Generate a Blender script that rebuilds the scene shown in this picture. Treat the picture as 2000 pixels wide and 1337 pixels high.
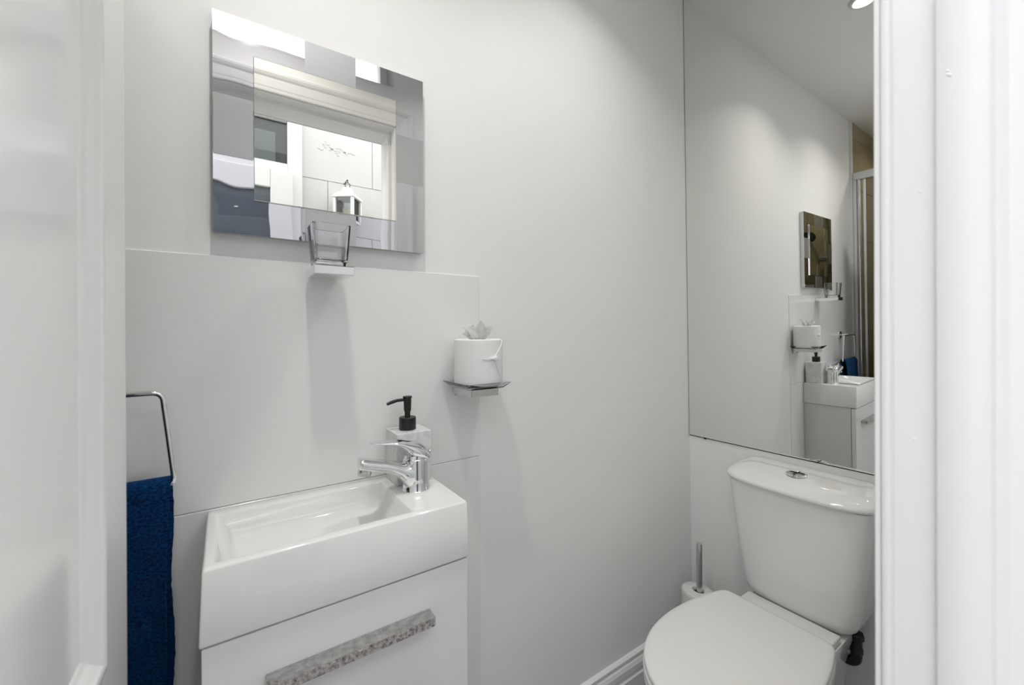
import bpy, bmesh, math, random
from mathutils import Vector, Matrix, noise
random.seed(7)
for o in list(bpy.data.objects): bpy.data.objects.remove(o)
sc = bpy.context.scene
COL = sc.collection
PI = math.pi
R = math.radians

# ------------------------------------------------------------------ camera
CAM = Vector((-1.4, -0.904, 1.16))
F_PX, CX, CY = 817.64, 1000.5, 645.0
yaw, pit, rol = R(55.549), R(-0.0855), R(-0.221)
fw = Vector((math.cos(yaw)*math.cos(pit), math.sin(yaw)*math.cos(pit), math.sin(pit)))
rt = Vector((math.sin(yaw), -math.cos(yaw), 0))
up = rt.cross(fw)
rt, up = rt*math.cos(rol)+up*math.sin(rol), -rt*math.sin(rol)+up*math.cos(rol)
cd = bpy.data.cameras.new('camera'); cam = bpy.data.objects.new('camera', cd); COL.objects.link(cam)
cd.sensor_fit = 'HORIZONTAL'; cd.sensor_width = 36; cd.lens = F_PX/2000*36
cd.shift_x = (1000-CX)/2000; cd.shift_y = (CY-668.5)/2000
cd.clip_start = 0.01; cd.clip_end = 100
cd.dof.use_dof = True; cd.dof.focus_distance = 1.25; cd.dof.aperture_fstop = 4.5
cam.matrix_world = Matrix(((rt.x, up.x, -fw.x, CAM.x), (rt.y, up.y, -fw.y, CAM.y), (rt.z, up.z, -fw.z, CAM.z), (0, 0, 0, 1)))
sc.camera = cam

# ------------------------------------------------------------------ world, light, exposure
w = bpy.data.worlds.new('world'); sc.world = w; w.use_nodes = True
bg = w.node_tree.nodes['Background']; bg.inputs[0].default_value = (0.95, 0.96, 0.975, 1); bg.inputs[1].default_value = 2.95
sc.view_settings.view_transform = 'Standard'; sc.view_settings.look = 'None'
sc.view_settings.exposure = 0.27; sc.view_settings.gamma = 1.0
LAMP_POWER = 1.6
def area(name, loc, rot, sx, sy, power, col=(1, 1, 1), shape='RECTANGLE'):
    l = bpy.data.lights.new(name, 'AREA'); l.shape = shape; l.size = sx
    if shape in ('RECTANGLE', 'ELLIPSE'): l.size_y = sy
    l.energy = power; l.color = col
    o = bpy.data.objects.new(name, l); COL.objects.link(o); o.location = loc; o.rotation_euler = rot
    return o
# sky portals in the doorway and the fanlight (guide the sky light, emit nothing themselves)
for nm, z0, z1 in (('portal_doorway', 0.0, 1.955), ('portal_fanlight', 2.15, 2.33)):
    p = area(nm, (-1.185, -0.94, (z0+z1)/2), (R(90), 0, 0), 0.68, z1-z0, 1)
    p.data.cycles.is_portal = True

# ------------------------------------------------------------------ materials
def mat(name, col, rough=0.5, metal=0.0, spec=0.5, coat=0.0, bump=0.0, bscale=60, var=0.0, vscale=4, trans=0.0, ior=1.45, coatr=0.03):
    m = bpy.data.materials.new(name); m.use_nodes = True
    nt = m.node_tree; b = nt.nodes['Principled BSDF']
    b.inputs['Base Color'].default_value = (*col, 1); b.inputs['Roughness'].default_value = rough
    b.inputs['Metallic'].default_value = metal; b.inputs['Specular IOR Level'].default_value = spec
    b.inputs['Coat Weight'].default_value = coat; b.inputs['Coat Roughness'].default_value = coatr
    b.inputs['Transmission Weight'].default_value = trans; b.inputs['IOR'].default_value = ior
    tc = nt.nodes.new('ShaderNodeTexCoord')
    if bump > 0:
        n = nt.nodes.new('ShaderNodeTexNoise'); n.inputs['Scale'].default_value = bscale; n.inputs['Detail'].default_value = 4
        bp = nt.nodes.new('ShaderNodeBump'); bp.inputs['Strength'].default_value = bump; bp.inputs['Distance'].default_value = 0.002
        nt.links.new(tc.outputs['Object'], n.inputs['Vector']); nt.links.new(n.outputs[0], bp.inputs['Height'])
        nt.links.new(bp.outputs[0], b.inputs['Normal'])
    if var > 0:
        n = nt.nodes.new('ShaderNodeTexNoise'); n.inputs['Scale'].default_value = vscale; n.inputs['Detail'].default_value = 5
        r = nt.nodes.new('ShaderNodeMix'); r.data_type = 'RGBA'
        r.inputs[6].default_value = (*[max(0, c-var) for c in col], 1); r.inputs[7].default_value = (*[min(1, c+var*0.5) for c in col], 1)
        nt.links.new(tc.outputs['Object'], n.inputs['Vector']); nt.links.new(n.outputs[0], r.inputs[0])
        nt.links.new(r.outputs[2], b.inputs['Base Color'])
    return m
M = {}
M['wall'] = mat('wall_paint', (0.915, 0.915, 0.905), 0.55, bump=0.12, bscale=35, spec=0.35)
M['ceiling'] = mat('ceiling_paint', (0.90, 0.90, 0.895), 0.85, spec=0.2)
M['panel'] = mat('panel_gloss_white', (0.885, 0.885, 0.875), 0.16, spec=0.45)
M['gloss'] = mat('woodwork_gloss', (0.88, 0.88, 0.875), 0.16, bump=0.05, bscale=14, coat=0.35, coatr=0.12)
M['jamb'] = mat('frame_paint', (0.86, 0.86, 0.86), 0.35, bump=0.18, bscale=30)
M['ceramic'] = mat('white_ceramic', (0.83, 0.83, 0.815), 0.09, coat=0.5)
M['unit'] = mat('white_lacquer', (0.82, 0.82, 0.81), 0.12, coat=0.3)
M['unitside'] = mat('carcass_white', (0.74, 0.74, 0.72), 0.45)
M['dark'] = mat('shadow_gap_grey', (0.03, 0.03, 0.03), 0.8)
M['chrome'] = mat('chrome', (0.82, 0.82, 0.83), 0.04, metal=1)
M['chromeb'] = mat('brushed_chrome', (0.62, 0.62, 0.61), 0.22, metal=1)
M['satin'] = mat('satin_chrome', (0.85, 0.86, 0.86), 0.38, metal=0.7)
M['steel'] = mat('polished_steel', (0.60, 0.60, 0.63), 0.015, metal=1)
M['etch'] = mat('etched_steel', (0.50, 0.50, 0.50), 0.30, metal=1)
M['mirror'] = mat('silvered_mirror', (0.85, 0.84, 0.80), 0.0, metal=1)
M['mirrorw'] = mat('silvered_mirror_soft', (0.87, 0.87, 0.85), 0.0, metal=1)
M['glass'] = mat('clear_glass', (0.97, 0.98, 0.98), 0.0, trans=1.0, ior=1.48)
M['black'] = mat('matt_black_plastic', (0.012, 0.012, 0.013), 0.38)
M['paper'] = mat('tissue_paper', (0.88, 0.88, 0.87), 0.95, spec=0.1, bump=0.35, bscale=260)
def tissue():
    m = mat('thin_tissue', (0.90, 0.90, 0.89), 0.95, spec=0.1, bump=0.2, bscale=200); nt = m.node_tree
    t = nt.nodes.new('ShaderNodeBsdfTranslucent'); t.inputs[0].default_value = (0.92, 0.92, 0.91, 1)
    mx = nt.nodes.new('ShaderNodeMixShader'); mx.inputs[0].default_value = 0.5
    nt.links.new(nt.nodes['Principled BSDF'].outputs[0], mx.inputs[1]); nt.links.new(t.outputs[0], mx.inputs[2])
    nt.links.new(mx.outputs[0], nt.nodes['Material Output'].inputs[0]); return m
M['tissue'] = tissue()
M['card'] = mat('cardboard', (0.45, 0.36, 0.26), 0.9)
M['seatp'] = mat('seat_plastic', (0.80, 0.80, 0.785), 0.28)
M['pvc'] = mat('white_upvc', (0.74, 0.74, 0.74), 0.3)
M['brushplastic'] = mat('brush_holder_plastic', (0.80, 0.80, 0.79), 0.4)
M['rust'] = mat('brown_bristle', (0.10, 0.04, 0.025), 0.9)
M['floor'] = mat('grey_vinyl', (0.23, 0.23, 0.225), 0.4, var=0.04, vscale=9)
M['paving'] = mat('paving', (0.30, 0.30, 0.29), 0.85, var=0.08, vscale=6, bump=0.3)
M['render'] = mat('painted_blockwork', (0.62, 0.62, 0.615), 0.75, bump=0.9, bscale=14, spec=0.2)
M['grout'] = mat('grout', (0.30, 0.26, 0.20), 0.9)
M['tile'] = mat('beige_stone_tile', (0.40, 0.34, 0.22), 0.25, var=0.10, vscale=7)
M['wire'] = mat('winglass', (0.10, 0.12, 0.14), 0.02, spec=0.8)
M['room'] = mat('dark_room', (0.09, 0.10, 0.11), 0.7)
M['shade'] = mat('blind_grey', (0.30, 0.33, 0.35), 0.8)
M['wood'] = mat('candle_wax', (0.72, 0.68, 0.58), 0.6)

def pane_mat(name, tint=(0.93, 0.95, 0.95), fac=0.12, rough=0.0):
    m = bpy.data.materials.new(name); m.use_nodes = True; nt = m.node_tree
    nt.nodes.remove(nt.nodes['Principled BSDF'])
    out = nt.nodes['Material Output']
    t = nt.nodes.new('ShaderNodeBsdfTransparent'); t.inputs[0].default_value = (*tint, 1)
    g = nt.nodes.new('ShaderNodeBsdfGlossy'); g.inputs['Roughness'].default_value = rough
    fr = nt.nodes.new('ShaderNodeFresnel'); fr.inputs[0].default_value = 1.45
    mx = nt.nodes.new('ShaderNodeMixShader')
    nt.links.new(fr.outputs[0], mx.inputs[0]); nt.links.new(t.outputs[0], mx.inputs[1]); nt.links.new(g.outputs[0], mx.inputs[2])
    nt.links.new(mx.outputs[0], out.inputs[0])
    return m
M['pane'] = pane_mat('window_pane')
M['shglass'] = pane_mat('shower_glass', (0.80, 0.80, 0.74))
M['tumbler'] = pane_mat('tumbler_glass', (0.93, 0.94, 0.94))

# marble for the soap dispenser
def marble():
    m = mat('white_marble', (0.72, 0.72, 0.71), 0.3); nt = m.node_tree; b = nt.nodes['Principled BSDF']
    tc = nt.nodes.new('ShaderNodeTexCoord'); n = nt.nodes.new('ShaderNodeTexNoise')
    n.inputs['Scale'].default_value = 22; n.inputs['Detail'].default_value = 6; n.inputs['Distortion'].default_value = 1.6
    cr = nt.nodes.new('ShaderNodeValToRGB'); e = cr.color_ramp
    e.elements[0].position = 0.44; e.elements[0].color = (0.76, 0.76, 0.75, 1); e.elements[1].position = 0.56; e.elements[1].color = (0.76, 0.76, 0.75, 1)
    x = e.elements.new(0.50); x.color = (0.64, 0.64, 0.64, 1)
    nt.links.new(tc.outputs['Object'], n.inputs['Vector']); nt.links.new(n.outputs[0], cr.inputs[0]); nt.links.new(cr.outputs[0], b.inputs['Base Color'])
    return m
M['marble'] = marble()
# corroded chrome handle: pitted plating
def pitted(name, hi, lo, warm, scale, rlo, rhi):
    m = mat(name, hi, 0.3, metal=0.85); nt = m.node_tree; b = nt.nodes['Principled BSDF']
    tc = nt.nodes.new('ShaderNodeTexCoord'); n = nt.nodes.new('ShaderNodeTexNoise'); n.inputs['Scale'].default_value = scale; n.inputs['Detail'].default_value = 8
    n.inputs['Roughness'].default_value = 0.75
    cr = nt.nodes.new('ShaderNodeValToRGB'); e = cr.color_ramp
    e.elements[0].position = 0.36; e.elements[0].color = (*lo, 1); e.elements[1].position = 0.62; e.elements[1].color = (*hi, 1)
    x = e.elements.new(0.50); x.color = (*warm, 1)
    nt.links.new(tc.outputs['Object'], n.inputs['Vector']); nt.links.new(n.outputs[0], cr.inputs[0]); nt.links.new(cr.outputs[0], b.inputs['Base Color'])
    mr = nt.nodes.new('ShaderNodeMapRange'); mr.inputs[1].default_value = 0.35; mr.inputs[2].default_value = 0.65
    mr.inputs[3].default_value = rhi; mr.inputs[4].default_value = rlo
    nt.links.new(n.outputs[0], mr.inputs[0]); nt.links.new(mr.outputs[0], b.inputs['Roughness'])
    bp = nt.nodes.new('ShaderNodeBump'); bp.inputs['Strength'].default_value = 0.5; bp.inputs['Distance'].default_value = 0.001
    nt.links.new(n.outputs[0], bp.inputs['Height']); nt.links.new(bp.outputs[0], b.inputs['Normal'])
    return m
M['pitted'] = pitted('pitted_chrome', (0.80, 0.79, 0.78), (0.12, 0.12, 0.12), (0.50, 0.46, 0.44), 170, 0.25, 0.7)
M['dullchrome'] = pitted('dulled_chrome', (0.52, 0.52, 0.50), (0.30, 0.31, 0.30), (0.42, 0.42, 0.41), 90, 0.35, 0.6)
# towel terry
def terry():
    m = mat('navy_terry', (0.004, 0.035, 0.13), 0.95, spec=0.1); nt = m.node_tree; b = nt.nodes['Principled BSDF']
    b.inputs['Sheen Weight'].default_value = 0.25; b.inputs['Sheen Tint'].default_value = (0.15, 0.4, 0.8, 1)
    tc = nt.nodes.new('ShaderNodeTexCoord'); mp = nt.nodes.new('ShaderNodeMapping'); mp.inputs['Scale'].default_value = (1, 1, 1.8)
    n = nt.nodes.new('ShaderNodeTexNoise'); n.inputs['Scale'].default_value = 260; n.inputs['Detail'].default_value = 3
    n2 = nt.nodes.new('ShaderNodeTexNoise'); n2.inputs['Scale'].default_value = 18
    cr = nt.nodes.new('ShaderNodeValToRGB'); e = cr.color_ramp
    e.elements[0].position = 0.35; e.elements[0].color = (0.001, 0.011, 0.045, 1); e.elements[1].position = 0.68; e.elements[1].color = (0.004, 0.050, 0.165, 1)
    bp = nt.nodes.new('ShaderNodeBump'); bp.inputs['Strength'].default_value = 1.0; bp.inputs['Distance'].default_value = 0.0025
    nt.links.new(tc.outputs['Object'], mp.inputs[0]); nt.links.new(mp.outputs[0], n.inputs['Vector']); nt.links.new(tc.outputs['Object'], n2.inputs['Vector'])
    nt.links.new(n.outputs[0], cr.inputs[0]); nt.links.new(cr.outputs[0], b.inputs['Base Color'])
    nt.links.new(n.outputs[0], bp.inputs['Height']); nt.links.new(bp.outputs[0], b.inputs['Normal'])
    return m
M['terry'] = terry()
# brushed squares: streaky roughness
def lampmat():
    m = bpy.data.materials.new('lamp_lens'); m.use_nodes = True
    b = m.node_tree.nodes['Principled BSDF']; b.inputs['Emission Color'].default_value = (1, 0.97, 0.92, 1); b.inputs['Emission Strength'].default_value = 20
    return m
M['lamp'] = lampmat()

# ------------------------------------------------------------------ geometry helpers
def obj(name, bm, m, parent=None, smooth=False, label=None, cat=None, group=None, kind=None, angle=35):
    bmesh.ops.recalc_face_normals(bm, faces=bm.faces)
    me = bpy.data.meshes.new(name); bm.to_mesh(me); bm.free()
    me.materials.append(m)
    if smooth:
        for p in me.polygons: p.use_smooth = True
        if angle: me.set_sharp_from_angle(angle=R(angle))
    o = bpy.data.objects.new(name, me); COL.objects.link(o)
    if parent is not None:
        o.parent = parent
        if parent.type == 'EMPTY': o.matrix_parent_inverse = Matrix.Translation(-parent.location)
    tag(o, label, cat, group, kind); return o
def tag(o, label=None, cat=None, group=None, kind=None):
    for k, v in (('label', label), ('category', cat), ('group', group), ('kind', kind)):
        if v: o[k] = v
    return o
def thing(name, loc, label, cat, group=None):
    o = bpy.data.objects.new(name, None); COL.objects.link(o); o.location = loc; o.empty_display_size = 0.05
    return tag(o, label, cat, group)
def box(bm, x0, x1, y0, y1, z0, z1, bev=0, seg=2, f=None):
    vs = [bm.verts.new((x, y, z)) for z in (z0, z1) for y in (y0, y1) for x in (x0, x1)]
    fs = [bm.faces.new([vs[i] for i in q]) for q in ((0, 2, 3, 1), (4, 5, 7, 6), (0, 1, 5, 4), (2, 6, 7, 3), (0, 4, 6, 2), (1, 3, 7, 5))]
    if f:
        for v in vs: v.co = f(v.co)
    if bev:
        es = list({e for fc in fs for e in fc.edges})
        bmesh.ops.bevel(bm, geom=es, offset=bev, segments=seg, profile=0.5, affect='EDGES')
    return bm
def B(*a, **k): return box(bmesh.new(), *a, **k)
def loft(rings, cap0=True, cap1=True, closed=True, bm=None):
    bm = bm or bmesh.new(); vs = [[bm.verts.new(p) for p in r] for r in rings]; n = len(rings[0])
    for a, b in zip(vs, vs[1:]):
        for i in range(n if closed else n-1):
            j = (i+1) % n; bm.faces.new((a[i], a[j], b[j], b[i]))
    if cap0: bm.faces.new(vs[0][::-1])
    if cap1: bm.faces.new(vs[-1])
    return bm
def lathe(prof, c=(0, 0, 0), n=40, ax='z', bm=None, cap0=True, cap1=True):
    rings = []
    for r, h in prof:
        ring = []
        for i in range(n):
            a = 2*PI*i/n; u, v = max(r, 1e-5)*math.cos(a), max(r, 1e-5)*math.sin(a)
            p = {'z': (u, v, h), 'x': (h, u, v), 'y': (u, h, v)}[ax]
            ring.append(Vector(p)+Vector(c))
        rings.append(ring)
    return loft(rings, cap0, cap1, bm=bm)
def tube(pts, r, n=12, bm=None, cap=True):
    pts = [Vector(p) for p in pts]; rs = r if isinstance(r, (list, tuple)) else [r]*len(pts)
    rings = []; prev = None
    for i, p in enumerate(pts):
        t = (pts[min(i+1, len(pts)-1)]-pts[max(i-1, 0)]).normalized()
        if prev is None:
            a = Vector((0, 0, 1)) if abs(t.z) < 0.9 else Vector((1, 0, 0)); u = t.cross(a).normalized()
        else:
            u = (prev - t*prev.dot(t)).normalized()
        prev = u; v = t.cross(u)
        rings.append([p+u*rs[i]*math.cos(2*PI*k/n)+v*rs[i]*math.sin(2*PI*k/n) for k in range(n)])
    return loft(rings, cap, cap, bm=bm)
def fillet(pts, rad, seg=8, closed=False):
    pts = [Vector(p) for p in pts]; out = []; n = len(pts)
    for i, p in enumerate(pts):
        if not closed and i in (0, n-1): out.append(p); continue
        a = (pts[i-1]-p); b = (pts[(i+1) % n]-p); ra = min(rad, a.length*.45, b.length*.45); a = p+a.normalized()*ra; b = p+b.normalized()*ra
        for k in range(seg+1):
            t = k/seg; out.append(a*(1-t)**2+p*2*t*(1-t)+b*t*t)
    if closed: out.append(out[0].copy())
    return out
def extrude_z(poly, z0, z1, bm=None):
    return loft([[(x, y, z0) for x, y in poly], [(x, y, z1) for x, y in poly]], bm=bm)
def smoothcurve(pts, sub=6, closed=True):
    n = len(pts); out = []
    for i in range(n if closed else n-1):
        P = [Vector(pts[(i+k-1) % n]) if closed else Vector(pts[min(max(i+k-1, 0), n-1)]) for k in range(4)]
        for s in range(sub):
            t = s/sub
            out.append(0.5*((2*P[1])+(-P[0]+P[2])*t+(2*P[0]-5*P[1]+4*P[2]-P[3])*t*t+(-P[0]+3*P[1]-3*P[2]+P[3])*t**3))
    if not closed: out.append(Vector(pts[-1]))
    return out
def struct(name, bm, m, parent=None, **k):
    return obj(name, bm, m, parent, kind='structure' if parent is None else None, **k)

# leaning right wall: point at distance d in front of the mirror plane
e_, g_ = R(0.7156), R(1.0814)
NW = Vector((math.cos(e_)*math.cos(g_), math.sin(e_)*math.cos(g_), math.sin(g_)))
def W(d, y, z): return Vector(((-d-NW.y*y-NW.z*(z-1.16))/NW.x, y, z))
def wf(v): return W(v.x, v.y, v.z)

CEIL = 2.36; YD = -0.759; YO = -0.93; XL = -2.38
JX = -0.846; JL = -1.530; HEAD = 1.955
# ------------------------------------------------------------------ structure
struct('floor', B(XL-0.1, 0.15, YO, 0.1, -0.05, 0), M['floor'])
struct('ceiling', B(XL-0.1, 0.0, YO, 0.1, CEIL, CEIL+0.08), M['ceiling'])
wb = struct('wall_back', B(XL-0.1, 0.2, 0.0, 0.1, 0, CEIL), M['wall'])
wr = struct('wall_right', B(-0.006, -0.10, YO-0.02, 0.02, 0, CEIL, f=wf), M['wall'])
# front wall (doorway + fanlight above), built round its openings
bm = bmesh.new()
box(bm, JX+0.0305, 0.15, YO, YD, 0, CEIL)
box(bm, XL-0.1, JL-0.0305, YO, YD, 0, CEIL)
box(bm, JL-0.0305, JX+0.0305, YO, YD, HEAD+0.0205, 2.1045)
box(bm, JL-0.0305, JX+0.0305, YO, YD, 2.3355, CEIL)
box(bm, JX, JX+0.0305, YO, YD, 2.1045, 2.3355)
box(bm, JL-0.0305, JL, YO, YD, 2.1045, 2.3355)
struct('wall_front', bm, M['wall'])
struct('wall_left', B(XL-0.1, XL, YD, 0, 0, CEIL), M['grout'])
wl = bpy.data.objects['wall_left']

# gloss wall panels behind the basin
def panel(z0, z1):
    o = obj('wall_panel', B(-1.80, -0.8805, -0.0028, 0.001, z0, z1, bev=0.0008, seg=1), M['panel'], wb)
    return o
panel(0.0, 0.8478); panel(0.8496, 1.2922)

# skirting: moulded profile along the back wall, a return on the right wall
prof = [(0, 0), (0.020, 0), (0.020, 0.048), (0.0145, 0.052), (0.0145, 0.060), (0.0185, 0.068), (0.0180, 0.082), (0.014, 0.092), (0.009, 0.097), (0.009, 0.1000), (0.012, 0.1020), (0.012, 0.109), (0.006, 0.113), (0, 0.115)]
bm = loft([[(x, -a, b) for a, b in prof] for x in (-1.03, -0.004)])
struct('baseboard_back', bm, M['gloss'])
bm = loft([[Vector((0.021-a, y, b)) for a, b in prof] for y in (-0.0215, YD+0.004)])
struct('baseboard_right', bm, M['gloss'])

# right jamb of the doorway: lining, bead and stop in one moulded trim
x = JX
poly = [(x+0.03, YO+0.0005), (x, YO+0.0005), (x, -0.842), (x-0.003, -0.8405)]
poly += [(x-0.010, -0.8405), (x-0.012, -0.8385), (x-0.012, -0.8075), (x-0.0105, -0.8062), (x, -0.8062)]
poly += [(x, -0.7740), (x+0.0016, -0.7733), (x+0.0016, -0.7722), (x-0.0004, -0.7712), (x-0.0010, -0.7688), (x-0.0006, -0.7655), (x+0.0012, -0.7636), (x+0.004, -0.7629), (x+0.03, -0.7629)]
struct('trim_1', extrude_z(poly, 0, HEAD+0.02), M['jamb'], smooth=True, angle=50)
def blob(c, a, rx, rz, d):
    bm = bmesh.new(); u = Vector((0, math.cos(a), math.sin(a))); v = Vector((0, -math.sin(a), math.cos(a))); rings = []
    for k, h in ((1.0, 0), (0.9, 0.5), (0.6, 0.85), (0.2, 1.0)):
        rings.append([Vector(c)+u*rx*k*math.cos(t)+v*rz*k*math.sin(t)+Vector((-d*h, 0, 0)) for t in [2*PI*i/14 for i in range(14)]])
    return loft(rings, False)
jt = bpy.data.objects['trim_1']
for c, a, q, w_, d in (((-0.858, -0.8152, 1.3895), 0.8, 0.0030, 0.0012, 0.0009), ((-0.858, -0.8143, 1.3935), 0.7, 0.0018, 0.0008, 0.0006), ((-0.846, -0.7935, 1.2915), 0.3, 0.0022, 0.0008, 0.0005), ((-0.846, -0.7885, 1.052), 0.3, 0.0020, 0.0014, 0.0005)):
    obj('paint_drip', blob(c, a, q, w_, d), M['jamb'], jt, smooth=True)
# left jamb (mirror of it, simpler)
x = JL
poly = [(x-0.03, YO+0.0005), (x, YO+0.0005), (x, -0.842), (x+0.012, -0.8405), (x+0.012, -0.8075), (x, -0.8062), (x, -0.7629), (x-0.03, -0.7629)]
struct('trim_2', extrude_z(poly, 0, HEAD+0.02), M['jamb'])
# head lining with stop, spanning the opening
bm = bmesh.new(); zz = HEAD
prof = [(YO+0.0005, zz+0.02), (YO+0.0005, zz), (-0.842, zz), (-0.8405, zz-0.012), (-0.8075, zz-0.012), (-0.8062, zz), (-0.7629, zz), (-0.7629, zz+0.02)]
loft([[(xx, a, b) for a, b in prof] for xx in (JL+0.0003, JX-0.0003)], bm=bm)
struct('trim_3', bm, M['jamb'])
# architrave on the room face of the doorway (mitred moulding)
ap = [(0.0, -0.0036), (0.0, 0.0006), (0.003, 0.0022), (0.012, 0.0036), (0.016, 0.0050), (0.030, 0.0068), (0.044, 0.0085), (0.050, 0.0120), (0.058, 0.0150), (0.065, 0.0155), (0.070, 0.0115), (0.070, -0.0036)]
x0, x1 = JL-0.004, JX+0.004
bm = bmesh.new()
loft([[(x1+a, YD+b, z+(a if z > 1 else 0)) for a, b in ap] for z in (0, HEAD+0.006)], bm=bm)
loft([[(x0-a, YD+b, z+(a if z > 1 else 0)) for a, b in ap] for z in (0, HEAD+0.006)], bm=bm)
loft([[(xx+(a if xx > -1 else -a), YD+b, HEAD+0.006+a) for a, b in ap] for xx in (x0, x1)], bm=bm)
struct('trim_4', bm, M['jamb'])

# fanlight above the door
fz0, fz1 = 2.105, 2.335
bm = bmesh.new(); yy0, yy1 = -0.89, -0.84
win = struct('window_1', B(JL, JX, YO+0.001, YD-0.001, fz0, fz0+0.012), M['gloss'])
for q in ((JL, JL+0.03, fz0+0.012, fz1), (JX-0.03, JX, fz0+0.012, fz1), (JL+0.03, JX-0.03, fz0+0.012, fz0+0.026), (JL+0.03, JX-0.03, fz1-0.02, fz1)):
    box(bm, q[0], q[1], yy0, yy1, q[2], q[3], bev=0.002, seg=1)
obj('frame', bm, M['gloss'], win)
obj('pane', B(JL+0.0295, JX-0.0295, -0.867, -0.863, fz0+0.0255, fz1-0.0195), M['pane'], win)

# ------------------------------------------------------------------ door leaf (left foreground)
def door_leaf():
    tip = Vector((-1.5006, -0.2113, 0)); al = R(1.9)
    back = Vector((-math.sin(al), -math.cos(al), 0)); nrm = Vector((math.cos(al), -math.sin(al), 0))
    Lw, H, T = 0.595, 1.94, 0.035
    def f(a, d, z): return tip+back*a+nrm*d+Vector((0, 0, z))
    root = obj('door_1', bmesh.new(), M['gloss'], kind='structure')
    bm = bmesh.new()
    def bx(a0, a1, d0, d1, z0, z1, bev=0.0015):
        box(bm, a0, a1, d0, d1, z0, z1, bev=bev, seg=2, f=lambda v: f(v.x, v.y, v.z))
    st = 0.100; z0d = 0.006
    rails = [(z0d, 0.20), (0.60, 0.812), (1.83, 1.94)]
    bx(0, st, -T, 0, z0d, H); bx(Lw-st, Lw, -T, 0, z0d, H)
    for a, b in rails: bx(st-0.001, Lw-st+0.001, -T, 0.0, a, b, 0)
    bmesh.ops.recalc_face_normals(bm, faces=bm.faces); bm.to_mesh(root.data)
    for p in root.data.polygons: p.use_smooth = False
    for a, b in ((0.20, 0.60), (0.812, 1.83)):
        obj('panel', (lambda m_: box(m_, st-0.003, Lw-st+0.003, -T+0.008, -0.010, a-0.003, b+0.003, f=lambda v: f(v.x, v.y, v.z)))(bmesh.new()), M['gloss'], root)
        # ovolo moulding frame round the panel
        pr = [(0.0, -0.010), (0.0, -0.001), (0.003, 0.003), (0.008, 0.004), (0.012, 0.001), (0.017, -0.001), (0.024, -0.006), (0.030, -0.0075), (0.034, -0.010)]
        cs = [(st, a), (Lw-st, a), (Lw-st, b), (st, b)]; sg = [(1, 1), (-1, 1), (-1, -1), (1, -1)]
        m_ = bmesh.new()
        rings = [[f(c[0]+s[0]*p[0], p[1], c[1]+s[1]*p[0]) for p in pr] for c, s in zip(cs, sg)]
        rings.append(rings[0]); loft(rings, False, False, bm=m_)
        obj('panel_moulding', m_, M['gloss'], root, smooth=True, angle=60)
door_leaf()

# ------------------------------------------------------------------ outside: passage, painted block wall with glazed door
OY = -2.20
struct('paving', B(-4.2, 2.2, OY, YO, -0.06, -0.01), M['paving'])
ow = struct('wall_outside', B(-4.2, 2.2, OY-0.14, OY-0.006, 0, 2.70), M['render'])
# facade skin of the building in which the room sits
struct('wall_facade', (lambda b: (box(b, JX+0.005, 2.2, YO-0.02, YO-0.0005, 0, 2.75), box(b, -4.2, JL-0.005, YO-0.02, YO-0.0005, 0, 2.75), box(b, JL-0.005, JX+0.005, YO-0.02, YO-0.0005, HEAD+0.005, fz0), box(b, JL-0.005, JX+0.005, YO-0.02, YO-0.0005, fz1, 2.75))[0])(bmesh.new()), M['render'])
# blocks
DX0, DX1, DZ1 = -1.90, -0.982, 2.585
rows = [(-0.01+0.36*i, -0.01+0.36*(i+1)) for i in range(6)]
zj = 2.176
zs = [zj-0.36*k for k in range(6, 0, -1)]+[zj, zj+0.40, 2.695]
blockm = {}
for r_i, (z0, z1) in enumerate(zip(zs, zs[1:])):
    z0 = max(z0, 0.0)
    off = 0 if r_i % 2 else 0.30
    xs = [-0.82+off-0.62*k for k in range(4, 0, -1)]+[-0.82+off+0.62*k for k in range(0, 4)]
    for a, b in zip(xs, xs[1:]):
        segs = [(a, b)]
        if z0 < DZ1-0.02:
            segs = [s for s in ((a, min(b, DX0)), (max(a, DX1), b)) if s[1]-s[0] > 0.02]
        for s0, s1 in segs:
            pr = random.uniform(0.0, 0.0016)
            obj('block', B(s0+0.0016, s1-0.0016, OY-0.004, OY+0.001+pr, z0+0.0016, z1-0.0016, bev=0.0016, seg=1), M['render'], ow)
# chipped paint patch on the block above the lantern
bm = bmesh.new()
for k in range(26):
    cx_, cz_ = -0.76+random.gauss(0, 0.055), 2.40+random.gauss(0, 0.016)
    r_ = random.uniform(0.004, 0.012)
    ring = [(cx_+r_*1.6*math.cos(t)*random.uniform(.6, 1), 0, cz_+r_*0.6*math.sin(t)*random.uniform(.6, 1)) for t in [2*PI*i/7 for i in range(7)]]
    loft([[(p[0], OY+0.001, p[2]) for p in ring], [(p[0], OY+0.0045, p[2]) for p in ring]], bm=bm)
obj('paint_blister', bm, M['render'], ow, kind='stuff')

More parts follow.
